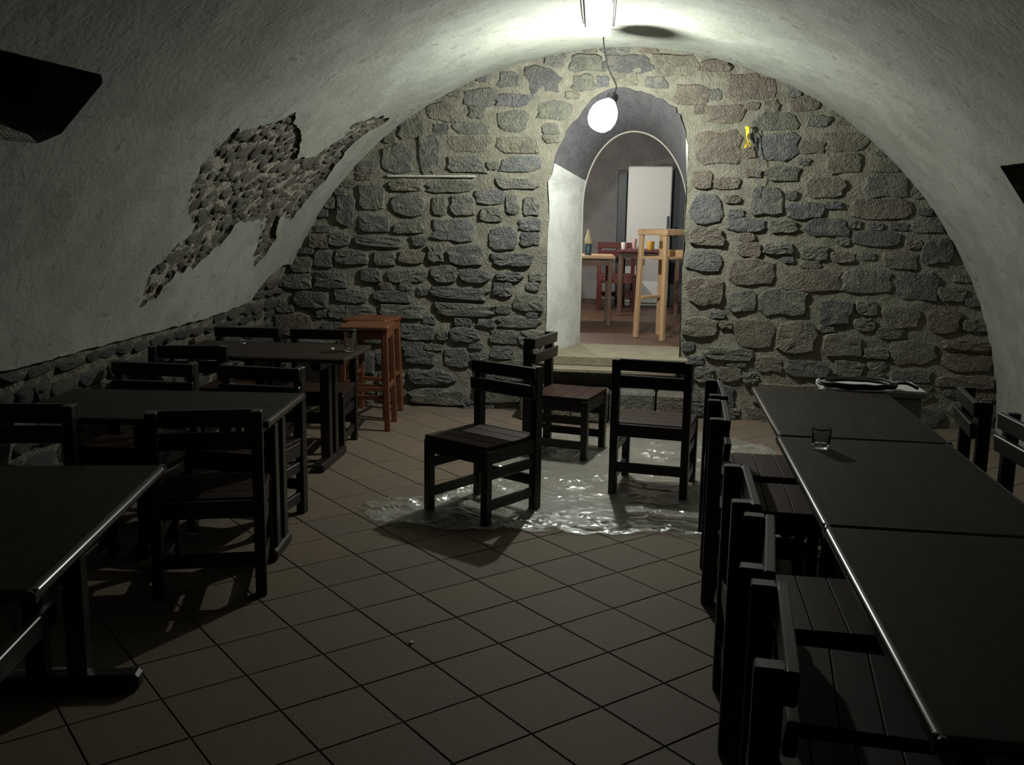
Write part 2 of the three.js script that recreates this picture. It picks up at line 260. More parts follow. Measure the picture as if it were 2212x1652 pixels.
const traced = [ // centre x, centre y, width, height of the stones that the photograph lets one pick out
  [0.75, 1.22, 0.36, 0.22], [1.22, 1.16, 0.48, 0.19], [0.69, 0.98, 0.23, 0.19], [1.01, 0.98, 0.39, 0.22], [1.42, 0.91, 0.26, 0.22], [0.39, 1.05, 0.3, 0.25], [0.8, 0.72, 0.33, 0.24],
  [1.13, 0.7, 0.32, 0.27], [1.49, 0.65, 0.34, 0.19], [0.6, 0.55, 0.39, 0.11], [0.93, 0.47, 0.23, 0.13], [1.23, 0.45, 0.36, 0.14], [1.56, 0.46, 0.24, 0.13], [0.42, 0.37, 0.17, 0.13],
  [0.62, 0.38, 0.19, 0.13], [0.79, 0.35, 0.14, 0.1], [0.56, 0.19, 0.22, 0.2], [1.12, 0.22, 0.58, 0.21], [0.94, 1.41, 0.24, 0.1], [1.23, 1.38, 0.21, 0.12], [1.45, 1.35, 0.19, 0.09],
  [1.7, 1.5, 0.39, 0.13], [1.88, 1.33, 0.28, 0.15], [1.64, 1.16, 0.41, 0.2], [2.03, 1.13, 0.32, 0.23], [2.15, 1.41, 0.23, 0.21], [1.66, 0.95, 0.18, 0.12], [1.93, 0.89, 0.3, 0.18],
  [2.24, 0.86, 0.26, 0.19], [2.48, 0.86, 0.2, 0.19], [2.04, 0.61, 0.38, 0.21], [2.44, 0.68, 0.38, 0.09], [2.46, 0.54, 0.39, 0.15], [2.04, 0.42, 0.34, 0.11], [2.46, 0.39, 0.44, 0.11],
  [0.37, 1.71, 0.27, 0.26], [0.43, 2.18, 0.4, 0.29], [0.32, 1.94, 0.18, 0.15], [0.52, 1.91, 0.23, 0.1], [0.83, 1.78, 0.28, 0.23], [1.14, 1.71, 0.29, 0.14], [0.38, 1.49, 0.29, 0.16],
  [0.68, 1.59, 0.31, 0.11], [0.97, 1.58, 0.24, 0.1], [1.31, 1.58, 0.34, 0.15], [0.9, 2.2, 0.31, 0.22], [1.27, 2.34, 0.41, 0.18], [1.4, 2.07, 0.3, 0.15], [1.28, 1.89, 0.32, 0.17],
  [0.94, 1.99, 0.29, 0.13], [0.86, 2.39, 0.33, 0.14], [-2.11, 1.86, 0.3, 0.09], [-1.73, 1.86, 0.42, 0.1], [-2.4, 1.77, 0.24, 0.22], [-2.08, 1.7, 0.3, 0.18], [-1.82, 1.7, 0.13, 0.17],
  [-1.62, 1.71, 0.22, 0.18], [-2.08, 1.52, 0.29, 0.11], [-1.7, 1.5, 0.38, 0.19], [-2.35, 1.4, 0.41, 0.09], [-2.3, 1.26, 0.2, 0.13], [-2.06, 1.27, 0.24, 0.11], [-1.85, 1.31, 0.14, 0.15],
  [-1.59, 1.3, 0.31, 0.18], [-2.84, 1.24, 0.17, 0.15], [-2.58, 1.26, 0.31, 0.13], [-2.41, 1.11, 0.19, 0.12], [-2.1, 1.11, 0.36, 0.11], [-1.78, 1.14, 0.22, 0.15], [-1.51, 1.13, 0.26, 0.12],
  [-1.22, 1.13, 0.23, 0.08], [-1.2, 1.27, 0.36, 0.11], [-1.28, 1.44, 0.25, 0.21], [-1.05, 1.71, 0.14, 0.16], [-1.2, 1.72, 0.11, 0.16], [-1.17, 1.89, 0.37, 0.09], [-2.23, 0.94, 0.34, 0.11],
  [-2.6, 0.93, 0.31, 0.12], [-2.95, 0.89, 0.32, 0.15], [-1.66, 0.98, 0.52, 0.1], [-1.61, 0.84, 0.52, 0.12], [-1.06, 0.92, 0.25, 0.15], [-1.13, 0.75, 0.37, 0.1], [-2.58, 0.79, 0.42, 0.12],
  [-2.15, 0.81, 0.38, 0.12], [-2.01, 0.64, 0.31, 0.14], [-1.6, 0.63, 0.27, 0.13], [-1.26, 0.62, 0.24, 0.12], [-1.99, 0.42, 0.28, 0.12], [-1.67, 0.43, 0.24, 0.17], [-1.9, 2.12, 0.18, 0.32],
  [-2.18, 2.08, 0.3, 0.24], [-1.49, 2.57, 0.28, 0.14], [-1.21, 2.39, 0.27, 0.16], [-1.8, 2.46, 0.28, 0.16], [-2.06, 2.33, 0.2, 0.16], [-1.58, 2.21, 0.36, 0.14], [-1.6, 2.04, 0.35, 0.14],
  [-1.17, 2.2, 0.36, 0.14], [-1.15, 2.04, 0.36, 0.13], [-2.39, 1.55, 0.29, 0.15], [-2.63, 1.65, 0.16, 0.26], [-2.69, 1.41, 0.19, 0.12],
];
{
  const rnd = rng(12), done = [];
  const hit = (x, y, w, h, m) => done.some((q) => Math.abs(q[0] - x) < (q[2] + w) / 2 - m && Math.abs(q[1] - y) < (q[3] + h) / 2 - m);
  const free = (x, y, w, h) => ![[0, 0], [-1, -1], [1, -1], [-1, 1], [1, 1], [0, 1], [-1, 0], [1, 0]].some(([a, b]) => { const X = x + a * w / 2, Y = y + b * h / 2; return inOpening(X, Y, 0.012) || Math.hypot(X - XC, Y - YC) > RAD + 0.05 || Y < -0.02; });
  const lay = (x, y, w, h, k) => {
    done.push([x, y, w, h]); const top = sstep(1.7, 2.4, y), d = (0.014 + rnd() * 0.02) * (1 - 0.6 * top) * k;
    const warm = rnd(), i = x > 0.2 && x < 0.75 && y > 1.2 && warm < 0.5 ? 3 : y > 1.8 && warm < 0.6 ? [2, 4, 0][Math.floor(rnd() * 3)] : x < -1.2 && warm < 0.6 ? [1, 5, 0][Math.floor(rnd() * 3)] : Math.floor(rnd() * 6);
    const m = mesh('stone', toCreasedNormals(stoneGeo(w, h, d, rnd, 14, 1.1 + 0.6 * top), 0.42), stoneMats[i], wallBack); put(m, x, y, -(ZF - 0.002), 0, 0, (rnd() - 0.5) * 0.08);
  };
  for (const [x, y, w, h] of traced) if (free(x, y, w, h)) lay(x, y, w * 0.97, h * 0.97, 1.15);
  for (const [wm, hm, gap, turns] of [[0.38, 0.17, 0.0, 20000], [0.24, 0.12, -0.004, 16000], [0.13, 0.075, -0.006, 9000]])
    for (let t = 0; t < turns && done.length < 296; t++) {
      const w = wm * (0.7 + 0.6 * rnd()), h = hm * (0.75 + 0.5 * rnd()), x = -3.3 + rnd() * 6.0, y = rnd() * 2.95;
      if (Math.abs(y - 1.94) < h / 2 + 0.03 && x > -2.35 && x < -1.45) continue;
      if (!free(x, y, w, h) || hit(x, y, w, h, -gap)) continue; lay(x, y, w, h, 0.9);
    }
}
put(mesh('mortar_ledge', cbox(0.75, 0.018, 0.04, 0.006), thinMortar, wallBack), -1.887, 1.943, -ZF + 0.012, 0, 0, 0.006);

const door = struct('door_1');
const loft = (i0, i1) => sheet(i0, i1, (i1 - i0) * 2, 0, 1, 8, () => 1, (u, v) => {
  const i = Math.min(Math.floor(u), frontArch.length - 2), f = u - i, mix = (A) => [A[i][0] + (A[i + 1][0] - A[i][0]) * f, A[i][1] + (A[i + 1][1] - A[i][1]) * f];
  const a = mix(ragged), b = mix(rearArch), w = v * v * (3 - 2 * v) * 0.35 + v * 0.65; return R3(a[0] + (b[0] - a[0]) * w + 0.006 * (fbm(u, v * 4, 111, 3) - 0.5), a[1] + (b[1] - a[1]) * w, ZF - 0.01 + (ZR - ZF + 0.01) * v);
}, (u, v) => [v * 0.66, u * 0.12], true);
mesh('reveal', loft(0, 14), whitewash, door);
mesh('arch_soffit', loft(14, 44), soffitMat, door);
mesh('reveal', loft(44, 56), whitewash, door);
{ // a thin whitewashed rim round the rear opening
  const c = rearArch.map(([x, y]) => R3(x + (x < -0.25 ? 0.004 : -0.004), y - 0.004, ZR)); mesh('arch_rim', rod(c, 0.008, 110, 6), thinMortar, door);
}
const thrMat = std({ map: metres(texture(256, (u, v) => mixc([0.17, 0.145, 0.1], [0.26, 0.22, 0.155], fbm(u * 9, v * 9, 131, 5, 9))), 0.8), roughness: 0.8, bumpMap: grainBump, bumpScale: 0.006 });
put(mesh('threshold', cbox(1.24, 0.09, 0.78, 0.012), thrMat, door), -0.34, 0.457, -8.29);
put(mesh('worn_slab', cbox(1.06, 0.035, 0.26, 0.008), thrMat, door), -0.35, 0.4, -7.86);
const step = struct('trim_1');                             // rough masonry step under the threshold
{
  const r = rng(3); let x = -1.07;
  for (const w of [0.42, 0.31, 0.37, 0.25]) { put(mesh('step_stone', cbox(w - 0.012, 0.25 + r() * 0.025, 0.4 + r() * 0.05, 0.018), stoneMats[[3, 2, 3, 0][Math.floor(r() * 4)]], step), x + w / 2, 0.132, -7.8, (r() - 0.5) * 0.03, (r() - 0.5) * 0.05, (r() - 0.5) * 0.02); x += w; }
}
put(mesh('step_riser', cbox(1.06, 0.42, 0.14, 0.02), stoneMats[3], step), -0.35, 0.2, -7.93);

// ---------------------------------------------------------------- floor of diagonal tiles
const floor = struct('floor');
put(mesh('grout_bed', new THREE.BoxGeometry(7.4, 0.12, 10.4), grout, floor), -0.35, -0.0635, -3.4);
{
  const P = 0.3, c = Math.SQRT1_2, n0 = [-0.5515, 3.057], g = cbox(P - 0.0055, 0.012, P - 0.0055, 0.0016), all = [], view = [Math.sin(-0.147), Math.cos(0.147)];
  for (let a = -40; a < 40; a++) for (let b = -40; b < 40; b++) {
    const X = n0[0] + c * P * (a + b + 1), Z = n0[1] + c * P * (b - a);
    if (Z < -1.2 || Z > 7.95 || Math.abs(X - XC) > 3.0) continue;
    const f = X * view[0] + Z * view[1], side = Math.abs(X * view[1] - Z * view[0]), seen = Z > 2.2 && side < f * 0.56 + 0.25 && X < 0.75 && X > -3.1;
    all.push([X, Z, seen ? Math.hypot(X, Z) + (X > 0.4 ? 1.5 : 0) + (X < -1.9 ? 1.5 : 0) : 99]);
  }
  all.sort((p, q) => p[2] - q[2]); const rnd = rng(21), rest = [];
  all.forEach(([X, Z, s], i) => {
    const tilt = [(rnd() - 0.5) * 0.005, (rnd() - 0.5) * 0.005], y = -0.006 + (rnd() - 0.5) * 0.0008, k = Math.floor(rnd() * 4);
    if (i < 300 && s < 99) put(mesh('tile', g, tileMats[k], floor), X, y, -Z, tilt[0], Math.PI / 4, tilt[1]); else rest.push([X, Z, y]);
  });
  const im = new THREE.InstancedMesh(g, tileMats[1], rest.length), m4 = new THREE.Matrix4(), q = new THREE.Quaternion().setFromAxisAngle(new THREE.Vector3(0, 1, 0), Math.PI / 4);
  rest.forEach(([X, Z, y], i) => im.setMatrixAt(i, m4.compose(R3(X, y, Z), q, new THREE.Vector3(1, 1, 1)))); im.name = 'far_tiles'; im.userData.kind = 'stuff'; im.receiveShadow = true; floor.add(im);
}
const wallFront = struct('wall_front'); put(mesh('masonry', boxUV(new THREE.BoxGeometry(7.6, 4, 0.2)), rubbleBed, wallFront), -0.35, 1.7, 1.35);

// ---------------------------------------------------------------- the room beyond the doorway
const FB = 0.5, beyond = std({ map: metres(texture(512, (u, v) => mixc([0.3, 0.285, 0.285], [0.45, 0.425, 0.41], fbm(u * 9, v * 9, 141, 5, 9))), 1.4), roughness: 0.95, bumpMap: grainBump, bumpScale: 0.02 });
const floor2 = struct('floor'); put(mesh('boards', new THREE.BoxGeometry(4.0, 0.1, 5.1), std({ map: woodTex([0.085, 0.045, 0.026], [0.14, 0.078, 0.046], 151), roughness: 0.5 }), floor2), -0.2, FB - 0.05, -11.1);
boxUV(floor2.children[0].geometry);
const wallFar = struct('wall_far'); put(mesh('masonry', boxUV(new THREE.BoxGeometry(4.2, 3.2, 0.2)), beyond, wallFar), -0.2, 1.9, -13.6);
const wallFL = struct('wall_far_left'); put(mesh('masonry', boxUV(new THREE.BoxGeometry(0.2, 2.4, 5.1)), beyond, wallFL), -2.1, 1.5, -11.1);
const wallFR = struct('wall_far_right'); put(mesh('masonry', boxUV(new THREE.BoxGeometry(0.2, 2.4, 5.1)), beyond, wallFR), 1.7, 1.5, -11.1);
const ceil2 = struct('ceiling'); mesh('plaster', sheet(0, Math.PI * 1.95, 40, 8.6, 13.6, 4, () => 1, (s, Z) => R3(-0.2 + 1.95 * Math.cos(s / 1.95), 1.35 + 1.5 * Math.sin(s / 1.95), Z), vuv), beyond, ceil2);
mesh('vault_shell', sheet(0, Math.PI * 2.1, 40, 8.6, 13.6, 2, () => 1, (s, Z) => R3(-0.2 + 2.1 * Math.cos(s / 2.1), 1.3 + 1.75 * Math.sin(s / 2.1), Z), vuv), beyond, ceil2);

// ---------------------------------------------------------------- the lamp and the batten above it
{
  const capDir = new THREE.Vector3(0.36, 0.82, -0.42).normalize(), q = new THREE.Quaternion().setFromUnitVectors(new THREE.Vector3(0, 1, 0), capDir);
  const t = thing('pendant_lamp', 'glowing bare white bulb hanging on a thin cord before the doorway', 'lamp', LAMP);
  const glow = std({ color: 0xffffff, emissive: new THREE.Color().setRGB(0.96, 1, 0.97), emissiveIntensity: 6 });
  const bulb = mesh('bulb', lathe([[0, -0.13], [0.035, -0.126], [0.07, -0.108], [0.092, -0.075], [0.1, -0.03], [0.096, 0.01], [0.08, 0.05], [0.056, 0.082], [0.038, 0.1], [0.0, 0.1]]), glow, t); bulb.quaternion.copy(q); bulb.castShadow = false;
  const hold = mesh('lamp_holder', lathe([[0, 0.097], [0.038, 0.099], [0.041, 0.108], [0.04, 0.15], [0.03, 0.166], [0.014, 0.174], [0, 0.176]]), black, t); hold.quaternion.copy(q);
  const tip = capDir.clone().multiplyScalar(0.172), top = R3(-0.45, 2.945, 7.2).sub(LAMP);
  mesh('cord', rod([tip, tip.clone().add(new THREE.Vector3(0.012, 0.05, -0.02)), R3(-0.405, 2.68, 7.1).sub(LAMP), R3(-0.44, 2.84, 7.16).sub(LAMP), top], 0.0045), black, t);
  const L = new THREE.PointLight(LAMP_COLOR, LAMP_CANDELA, 0, 2); L.castShadow = true; L.shadow.radius = 1; L.shadow.mapSize.set(1024, 1024); L.name = 'lamp_light'; t.add(L);
}
{
  const t = thing('ceiling_batten', 'long pale batten running along the crown of the vault above the lamp', 'batten', R3(-0.385, 2.905, 5.6), 0.06);
  put(mesh('housing', cbox(0.165, 0.055, 2.9, 0.006), whitePaint, t), 0, 0, 0);
  put(mesh('end_cap', cbox(0.172, 0.06, 0.03, 0.005), whitePaint, t), 0, 0, -1.455);
  put(mesh('cable', new THREE.CylinderGeometry(0.008, 0.008, 2.6, 8), black, t), -0.1, 0.012, 0.1, Math.PI / 2);
  put(mesh('cable', new THREE.CylinderGeometry(0.008, 0.008, 2.7, 8), black, t), 0.1, 0.012, 0.05, Math.PI / 2);  // added black rod in place of the shade along the batten, right side
}

// ---------------------------------------------------------------- furniture builders
function makeChair(name, label, mFrame, mSeat) {            // faces local +z, origin on the floor under the seat
  const t = thing(name, label, 'chair');
  for (const s of [-1, 1]) {
    put(mesh('rear_post', cbox(0.046, 0.815, 0.058, 0.004), mFrame, t), s * 0.212, 0.4075, -0.206);
    put(mesh('leg', cbox(0.046, 0.408, 0.046, 0.004), mFrame, t), s * 0.212, 0.204, 0.212);
    put(mesh('side_apron', cbox(0.024, 0.078, 0.375, 0.003), mFrame, t), s * 0.215, 0.37, 0.005);
    put(mesh('side_stretcher', cbox(0.022, 0.055, 0.375, 0.003), mFrame, t), s * 0.212, 0.27, 0.005);
    put(mesh('side_stretcher', cbox(0.022, 0.055, 0.375, 0.003), mFrame, t), s * 0.212, 0.1, 0.005);
  }
  put(mesh('front_apron', cbox(0.38, 0.078, 0.024, 0.003), mFrame, t), 0, 0.37, 0.216);
  put(mesh('rear_apron', cbox(0.38, 0.075, 0.024, 0.003), mFrame, t), 0, 0.39, -0.212);
  put(mesh('rear_stretcher', cbox(0.38, 0.06, 0.022, 0.003), mFrame, t), 0, 0.162, -0.205);
  put(mesh('back_rail', cbox(0.47, 0.072, 0.026, 0.004), mFrame, t), 0, 0.777, -0.164, 0.06);
  put(mesh('back_rail', cbox(0.47, 0.075, 0.026, 0.004), mFrame, t), 0, 0.676, -0.158, 0.1);
  for (let k = 0; k < 4; k++) put(mesh('seat_plank', cbox(0.458, 0.022, 0.1015, 0.003), mSeat, t), 0, 0.42, 0.182 - k * 0.1045);
  return t;
}
let chairProto = null;
// rear centre of the backrest posts on the floor (x, Z) and the way the chair faces (fx, fZ)
function chair(rx, rZ, fx, fZ, label, group) {
  const L = Math.hypot(fx, fZ); fx /= L; fZ /= L;
  const o = chairProto ? copyOf(chairProto, label, group) : (chairProto = makeChair('dining_chair', label, darkWood, seatWood)); if (group) o.userData.group = group;
  o.position.copy(R3(rx + fx * 0.235, 0, rZ + fZ * 0.235)); o.rotation.y = Math.atan2(fx, -fZ); return o;
}
function makeTable(label, L, W, insetA = 0.2, insetB = 0.2, shift = 0, footL = W - 0.14) {                            // long along local x, 0.75 high
  const t = thing('trestle_table', label, 'table');
  put(mesh('tabletop', cbox(L - 0.034, 0.034, W - 0.034, 0.001), tableWood, t), 0, 0.733, 0);
  for (const q of [-1, 1]) {                                 // half-round varnished lipping
    put(mesh('edge_lipping', new THREE.CylinderGeometry(0.0168, 0.0168, L - 0.004, 14), edgeWood, t), 0, 0.733, q * (W / 2 - 0.017), 0, 0, Math.PI / 2);
    put(mesh('edge_lipping', new THREE.CylinderGeometry(0.0168, 0.0168, W - 0.004, 14), edgeWood, t), q * (L / 2 - 0.017), 0.733, 0, Math.PI / 2);
  }
  for (const s of [-1, 1]) {
    const x = s * (L / 2 - (s < 0 ? insetA : insetB));
    put(mesh('foot', cbox(0.075, 0.062, footL, 0.012), darkWood, t), x, 0.031, shift);
    for (const q of [-1, 1]) put(mesh('post', cbox(0.062, 0.6, 0.066, 0.004), darkWood, t), x, 0.36, q * 0.068 + shift);
    put(mesh('top_bearer', cbox(0.062, 0.058, W - 0.12, 0.006), darkWood, t), x, 0.688, 0);
  }
  put(mesh('stretcher', cbox(L - insetA - insetB - 0.06, 0.075, 0.03, 0.004), darkWood, t), (insetA - insetB) / 2, 0.3, shift);
  return t;
}
function tableAt(t, corner, u, v, L, W) {                   // corner (x, Z), u long axis, v short axis
  t.position.copy(R3(corner[0] + u[0] * L / 2 + v[0] * W / 2, 0, corner[1] + u[1] * L / 2 + v[1] * W / 2)); t.rotation.y = Math.atan2(u[1], u[0]); return t;
}
const grpL = 'trestle tables down the left side', grpR = 'trestle tables in the row down the right side';
// left tables
const t1 = makeTable('dark trestle table at the lower left corner, nearest the viewer', 1.18, 0.68); t1.userData.group = grpL;
tableAt(t1, [-1.70, 3.12], [0.2336, -0.972], [-0.972, -0.2336], 1.18, 0.68);
const t2 = makeTable('dark trestle table in the middle of the left side, behind the first chairs', 1.18, 0.68, 0.1, 0.47, 0.1, 0.3); t2.userData.group = grpL; tableAt(t2, [-1.63, 3.87], [-0.992, -0.125], [-0.125, 0.992], 1.18, 0.68);
const t3 = makeTable('dark trestle table farthest back on the left with a drinking glass on it', 1.18, 0.68, 0.2, 0.55); t3.userData.group = grpL; tableAt(t3, [-1.885, 5.65], [-0.999, -0.04], [-0.04, 0.999], 1.18, 0.68);
// right row
const r1 = makeTable('dark trestle table at the far end of the right row, by the white chest', 1.2, 0.7, 0.2, 0.2, 0, 0.34); r1.userData.group = grpR; r1.position.copy(R3(0.878, 0, 4.685)); r1.rotation.y = Math.PI / 2;
const r2 = copyOf(r1, 'middle dark trestle table of the right row, a drinking glass near its far edge', grpR); r2.position.copy(R3(0.868, 0, 3.468)); r2.rotation.y = Math.PI / 2;
const r3 = copyOf(r1, 'nearest dark trestle table of the right row, at the lower right corner', grpR); r3.position.copy(R3(0.866, 0, 2.262)); r3.rotation.y = Math.PI / 2;

// chairs
const gL = 'dark wooden chairs round the left tables', gR = 'dark wooden chairs along the inner side of the right tables', gM = 'dark wooden chairs standing free in the middle', gW = 'dark wooden chairs between the right tables and the vault';
chair(-0.822 + 0.018, 5.36 + 0.03, -0.52, -0.855, 'dark wooden chair on the plastic sheet facing the lower left, front one of three', gM);
chair(-0.009, 5.60, 0.147, 0.989, 'dark wooden chair standing free with its back to us, right of the doorway step', gM);
chair(-0.83, 6.70, 0.973, -0.23, 'dark wooden chair turned sideways to the right, half hidden behind another chair', gM);
chair(-1.838, 3.685, -0.318, 0.948, 'dark wooden chair, back to us, between the two nearer left tables, right one of two', gL);
chair(-2.66, 3.635, -0.2, 0.98, 'dark wooden chair cut by the left edge of the photo, behind the nearest table', gL);
chair(-2.10, 4.96, -0.064, -0.998, 'dark wooden chair behind the middle left table with a pale sticker on its backrest', gL);
chair(-2.72, 4.95, 0.02, -1, 'dark wooden chair behind the middle left table, close to the left wall', gL);
chair(-2.36, 6.66, 0.1, -0.995, 'dark wooden chair behind the farthest left table, beside the orange stools', gL);
chair(-2.92, 6.63, 0.1, -0.995, 'dark wooden chair behind the farthest left table, in the corner of the left wall', gL);
chair(-2.83, 5.5, -0.26, 0.966, 'dark wooden chair on the near side of the farthest left table, its back to us', gL);
chair(0.27, 4.82, 1, 0, 'dark wooden chair farthest up the right row, next to the free chair', gR);
chair(0.25, 4.26, 1, -0.03, 'second dark wooden chair from the far end of the right row', gR);
chair(0.25, 3.06, 1, -0.012, 'third dark wooden chair from the far end of the right row', gR);
chair(0.25, 2.51, 0.994, -0.108, 'fourth dark wooden chair from the far end of the right row', gR);
chair(0.228, 1.98, 0.997, -0.077, 'nearest dark wooden chair of the right row, its backrest seen end on', gR);
chair(1.60, 4.92, -1, 0.12, 'dark wooden chair behind the right row, next to the white chest', gW);
chair(1.62, 4.25, -1, -0.06, 'dark wooden chair behind the right row, against the vault at the right edge', gW);
chair(1.60, 3.5, -1, 0.05, 'dark wooden chair behind the right row, cut by the right edge of the photo', gW);

// ---------------------------------------------------------------- stools and small things in the cellar
function makeStool(label, h) {
  const t = thing('bar_stool', label, 'stool');
  for (const x of [-1, 1]) for (const z of [-1, 1]) put(mesh('leg', cbox(0.042, h - 0.03, 0.042, 0.004), orangeWood, t), x * 0.165, (h - 0.03) / 2, z * 0.165, z * -0.03, 0, x * 0.03);
  put(mesh('seat', cbox(0.37, 0.035, 0.37, 0.008), orangeWood, t), 0, h - 0.0175, 0);
  for (const s of [-1, 1]) { put(mesh('apron', cbox(0.3, 0.06, 0.022, 0.003), orangeWood, t), 0, h - 0.07, s * 0.16); put(mesh('apron', cbox(0.022, 0.06, 0.3, 0.003), orangeWood, t), s * 0.16, h - 0.07, 0); }
  for (const s of [-1, 1]) { put(mesh('foot_rail', cbox(0.31, 0.034, 0.022, 0.003), orangeWood, t), 0, 0.26, s * 0.172); put(mesh('foot_rail', cbox(0.022, 0.034, 0.31, 0.003), orangeWood, t), s * 0.172, 0.33, 0); }
  return t;
}
const st1 = makeStool('orange wooden bar stool nearer the table, in front of the other stool', 0.8); st1.position.copy(R3(-2.18, 0, 7.12)); st1.rotation.y = 0.12; st1.userData.group = 'orange bar stools in the far left corner';
const st2 = copyOf(st1, 'orange wooden bar stool against the end wall, behind the other stool'); st2.position.copy(R3(-2.28, 0, 7.58)); st2.rotation.y = -0.08;

function tumbler(label, x, y, Z, h, r) {
  const t = thing('drinking_glass', label, 'glass', R3(x, y, Z)); const k = h;
  mesh('bowl', lathe([[0, 0.0], [r * 0.8, 0], [r * 0.86, 0.004], [r, k], [r - 0.0025, k], [r * 0.84 - 0.002, 0.012], [0, 0.01]], 32), glass, t); return t;
}
tumbler('small clear drinking glass on the right row of tables near a joint', 0.668, 0.751, 3.87, 0.085, 0.04);
tumbler('tall clear drinking glass on the corner of the farthest left table', -1.955, 0.751, 5.99, 0.125, 0.04);
{
  const scrap = (label, x, y, Z, s, seed) => { const rnd = rng(seed), g = new THREE.IcosahedronGeometry(s, 1), p = g.attributes.position, m = new Map(); for (let i = 0; i < p.count; i++) { const k = [p.getX(i), p.getY(i), p.getZ(i)].map((v) => v.toFixed(4)).join(); if (!m.has(k)) m.set(k, 0.6 + 0.7 * rnd()); const q = m.get(k); p.setXYZ(i, p.getX(i) * q, p.getY(i) * q * 0.6, p.getZ(i) * q); } g.computeVertexNormals(); tag(put(mesh('paper_scrap', g, whitePaint), x, y, -Z), label, 'paper'); };
  scrap('crumpled white paper scrap on the farthest left table beside the tall glass', -2.085, 0.758, 6.03, 0.012, 1);
  scrap('crumpled white paper scrap on the farthest left table, in front of the corner chair', -2.74, 0.757, 6.12, 0.01, 2);
  scrap('tiny white paper scrap lying on the bare floor tiles', -0.885, 0.006, 3.418, 0.009, 3);
  const sticker = mesh('sticker', cbox(0.02, 0.026, 0.002, 0.0005), whitePaint); tag(sticker, 'small pale sticker on the backrest of a chair by the left table', 'sticker'); sticker.position.copy(R3(-1.935, 0.698, 4.868));
}
const chestMat = std({ color: new THREE.Color().setRGB(0.42, 0.42, 0.39), roughness: 0.6 });
{ // white chest at the far end of the right row, with a coil of black cable on it
  const t = thing('white_chest', 'low white chest at the far end of the right row of tables', 'chest', R3(1.19, 0, 5.5));
  put(mesh('body', cbox(0.5, 0.7, 0.3, 0.01), chestMat, t), 0, 0.35, 0); put(mesh('lid', cbox(0.53, 0.04, 0.34, 0.01), chestMat, t), 0, 0.725, 0);
  const pts = []; const rnd = rng(31); for (let i = 0; i <= 90; i++) { const a = i / 90 * Math.PI * 2 * 4, r = 0.165 + 0.018 * Math.sin(a * 0.37) + (rnd() - 0.5) * 0.006; pts.push(new THREE.Vector3(r * 1.12 * Math.cos(a), 0.008 + i / 90 * 0.02 + 0.006 * rnd(), r * 0.72 * Math.sin(a))); }
  pts.push(new THREE.Vector3(0.24, 0.035, 0.03), new THREE.Vector3(0.3, 0.012, 0.05));
  const c = thing('cable_coil', 'coil of black cable lying on the white chest', 'cable', R3(1.1, 0.752, 5.37)); mesh('loops', rod(pts, 0.0085, 420, 7), black, c);
}
{ // yellow ribbon tied to a nail in the end wall, and a wire below it
  const t = thing('yellow_ribbon', 'short yellow ribbon tied to a nail high on the stone wall', 'ribbon', R3(0.65, 2.335, 7.935));
  const m = std({ color: new THREE.Color().setRGB(0.75, 0.6, 0.04), roughness: 0.6, side: THREE.DoubleSide });
  const strip = (x0, x1, y1, tw) => sheet(-1, 1, 3, 0, 1, 14, () => 1, (u, v) => new THREE.Vector3(x0 + (x1 - x0) * v + u * 0.011 * Math.cos(tw * v), -y1 * v, 0.012 * Math.sin(v * 7 + tw) + u * 0.011 * Math.sin(tw * v)), (u, v) => [u, v]);
  mesh('tail', strip(0, 0.012, 0.165, 2), m, t); mesh('tail', strip(0, 0.03, 0.14, -2.4), m, t); mesh('tail', strip(0, -0.012, 0.15, 3.1), m, t);
  put(mesh('knot', new THREE.SphereGeometry(0.017, 10, 8), m, t), 0, 0, 0).scale.set(1.3, 0.9, 0.8);
  put(mesh('nail', new THREE.CylinderGeometry(0.003, 0.003, 0.07, 8), darkSteel, t), 0, 0.008, -0.02, Math.PI / 2);
  const w = thing('hanging_wire', 'thin dark wire hanging down the stone wall under the ribbon', 'wire', R3(0.7, 2.22, 7.945)); mesh('strand', rod([[0, 0.1, 0], [0.02, 0, 0.004], [0.05, -0.12, -0.002], [0.06, -0.26, 0.003], [0.045, -0.4, 0]].map((p) => new THREE.Vector3(...p)), 0.003), darkSteel, w);
}
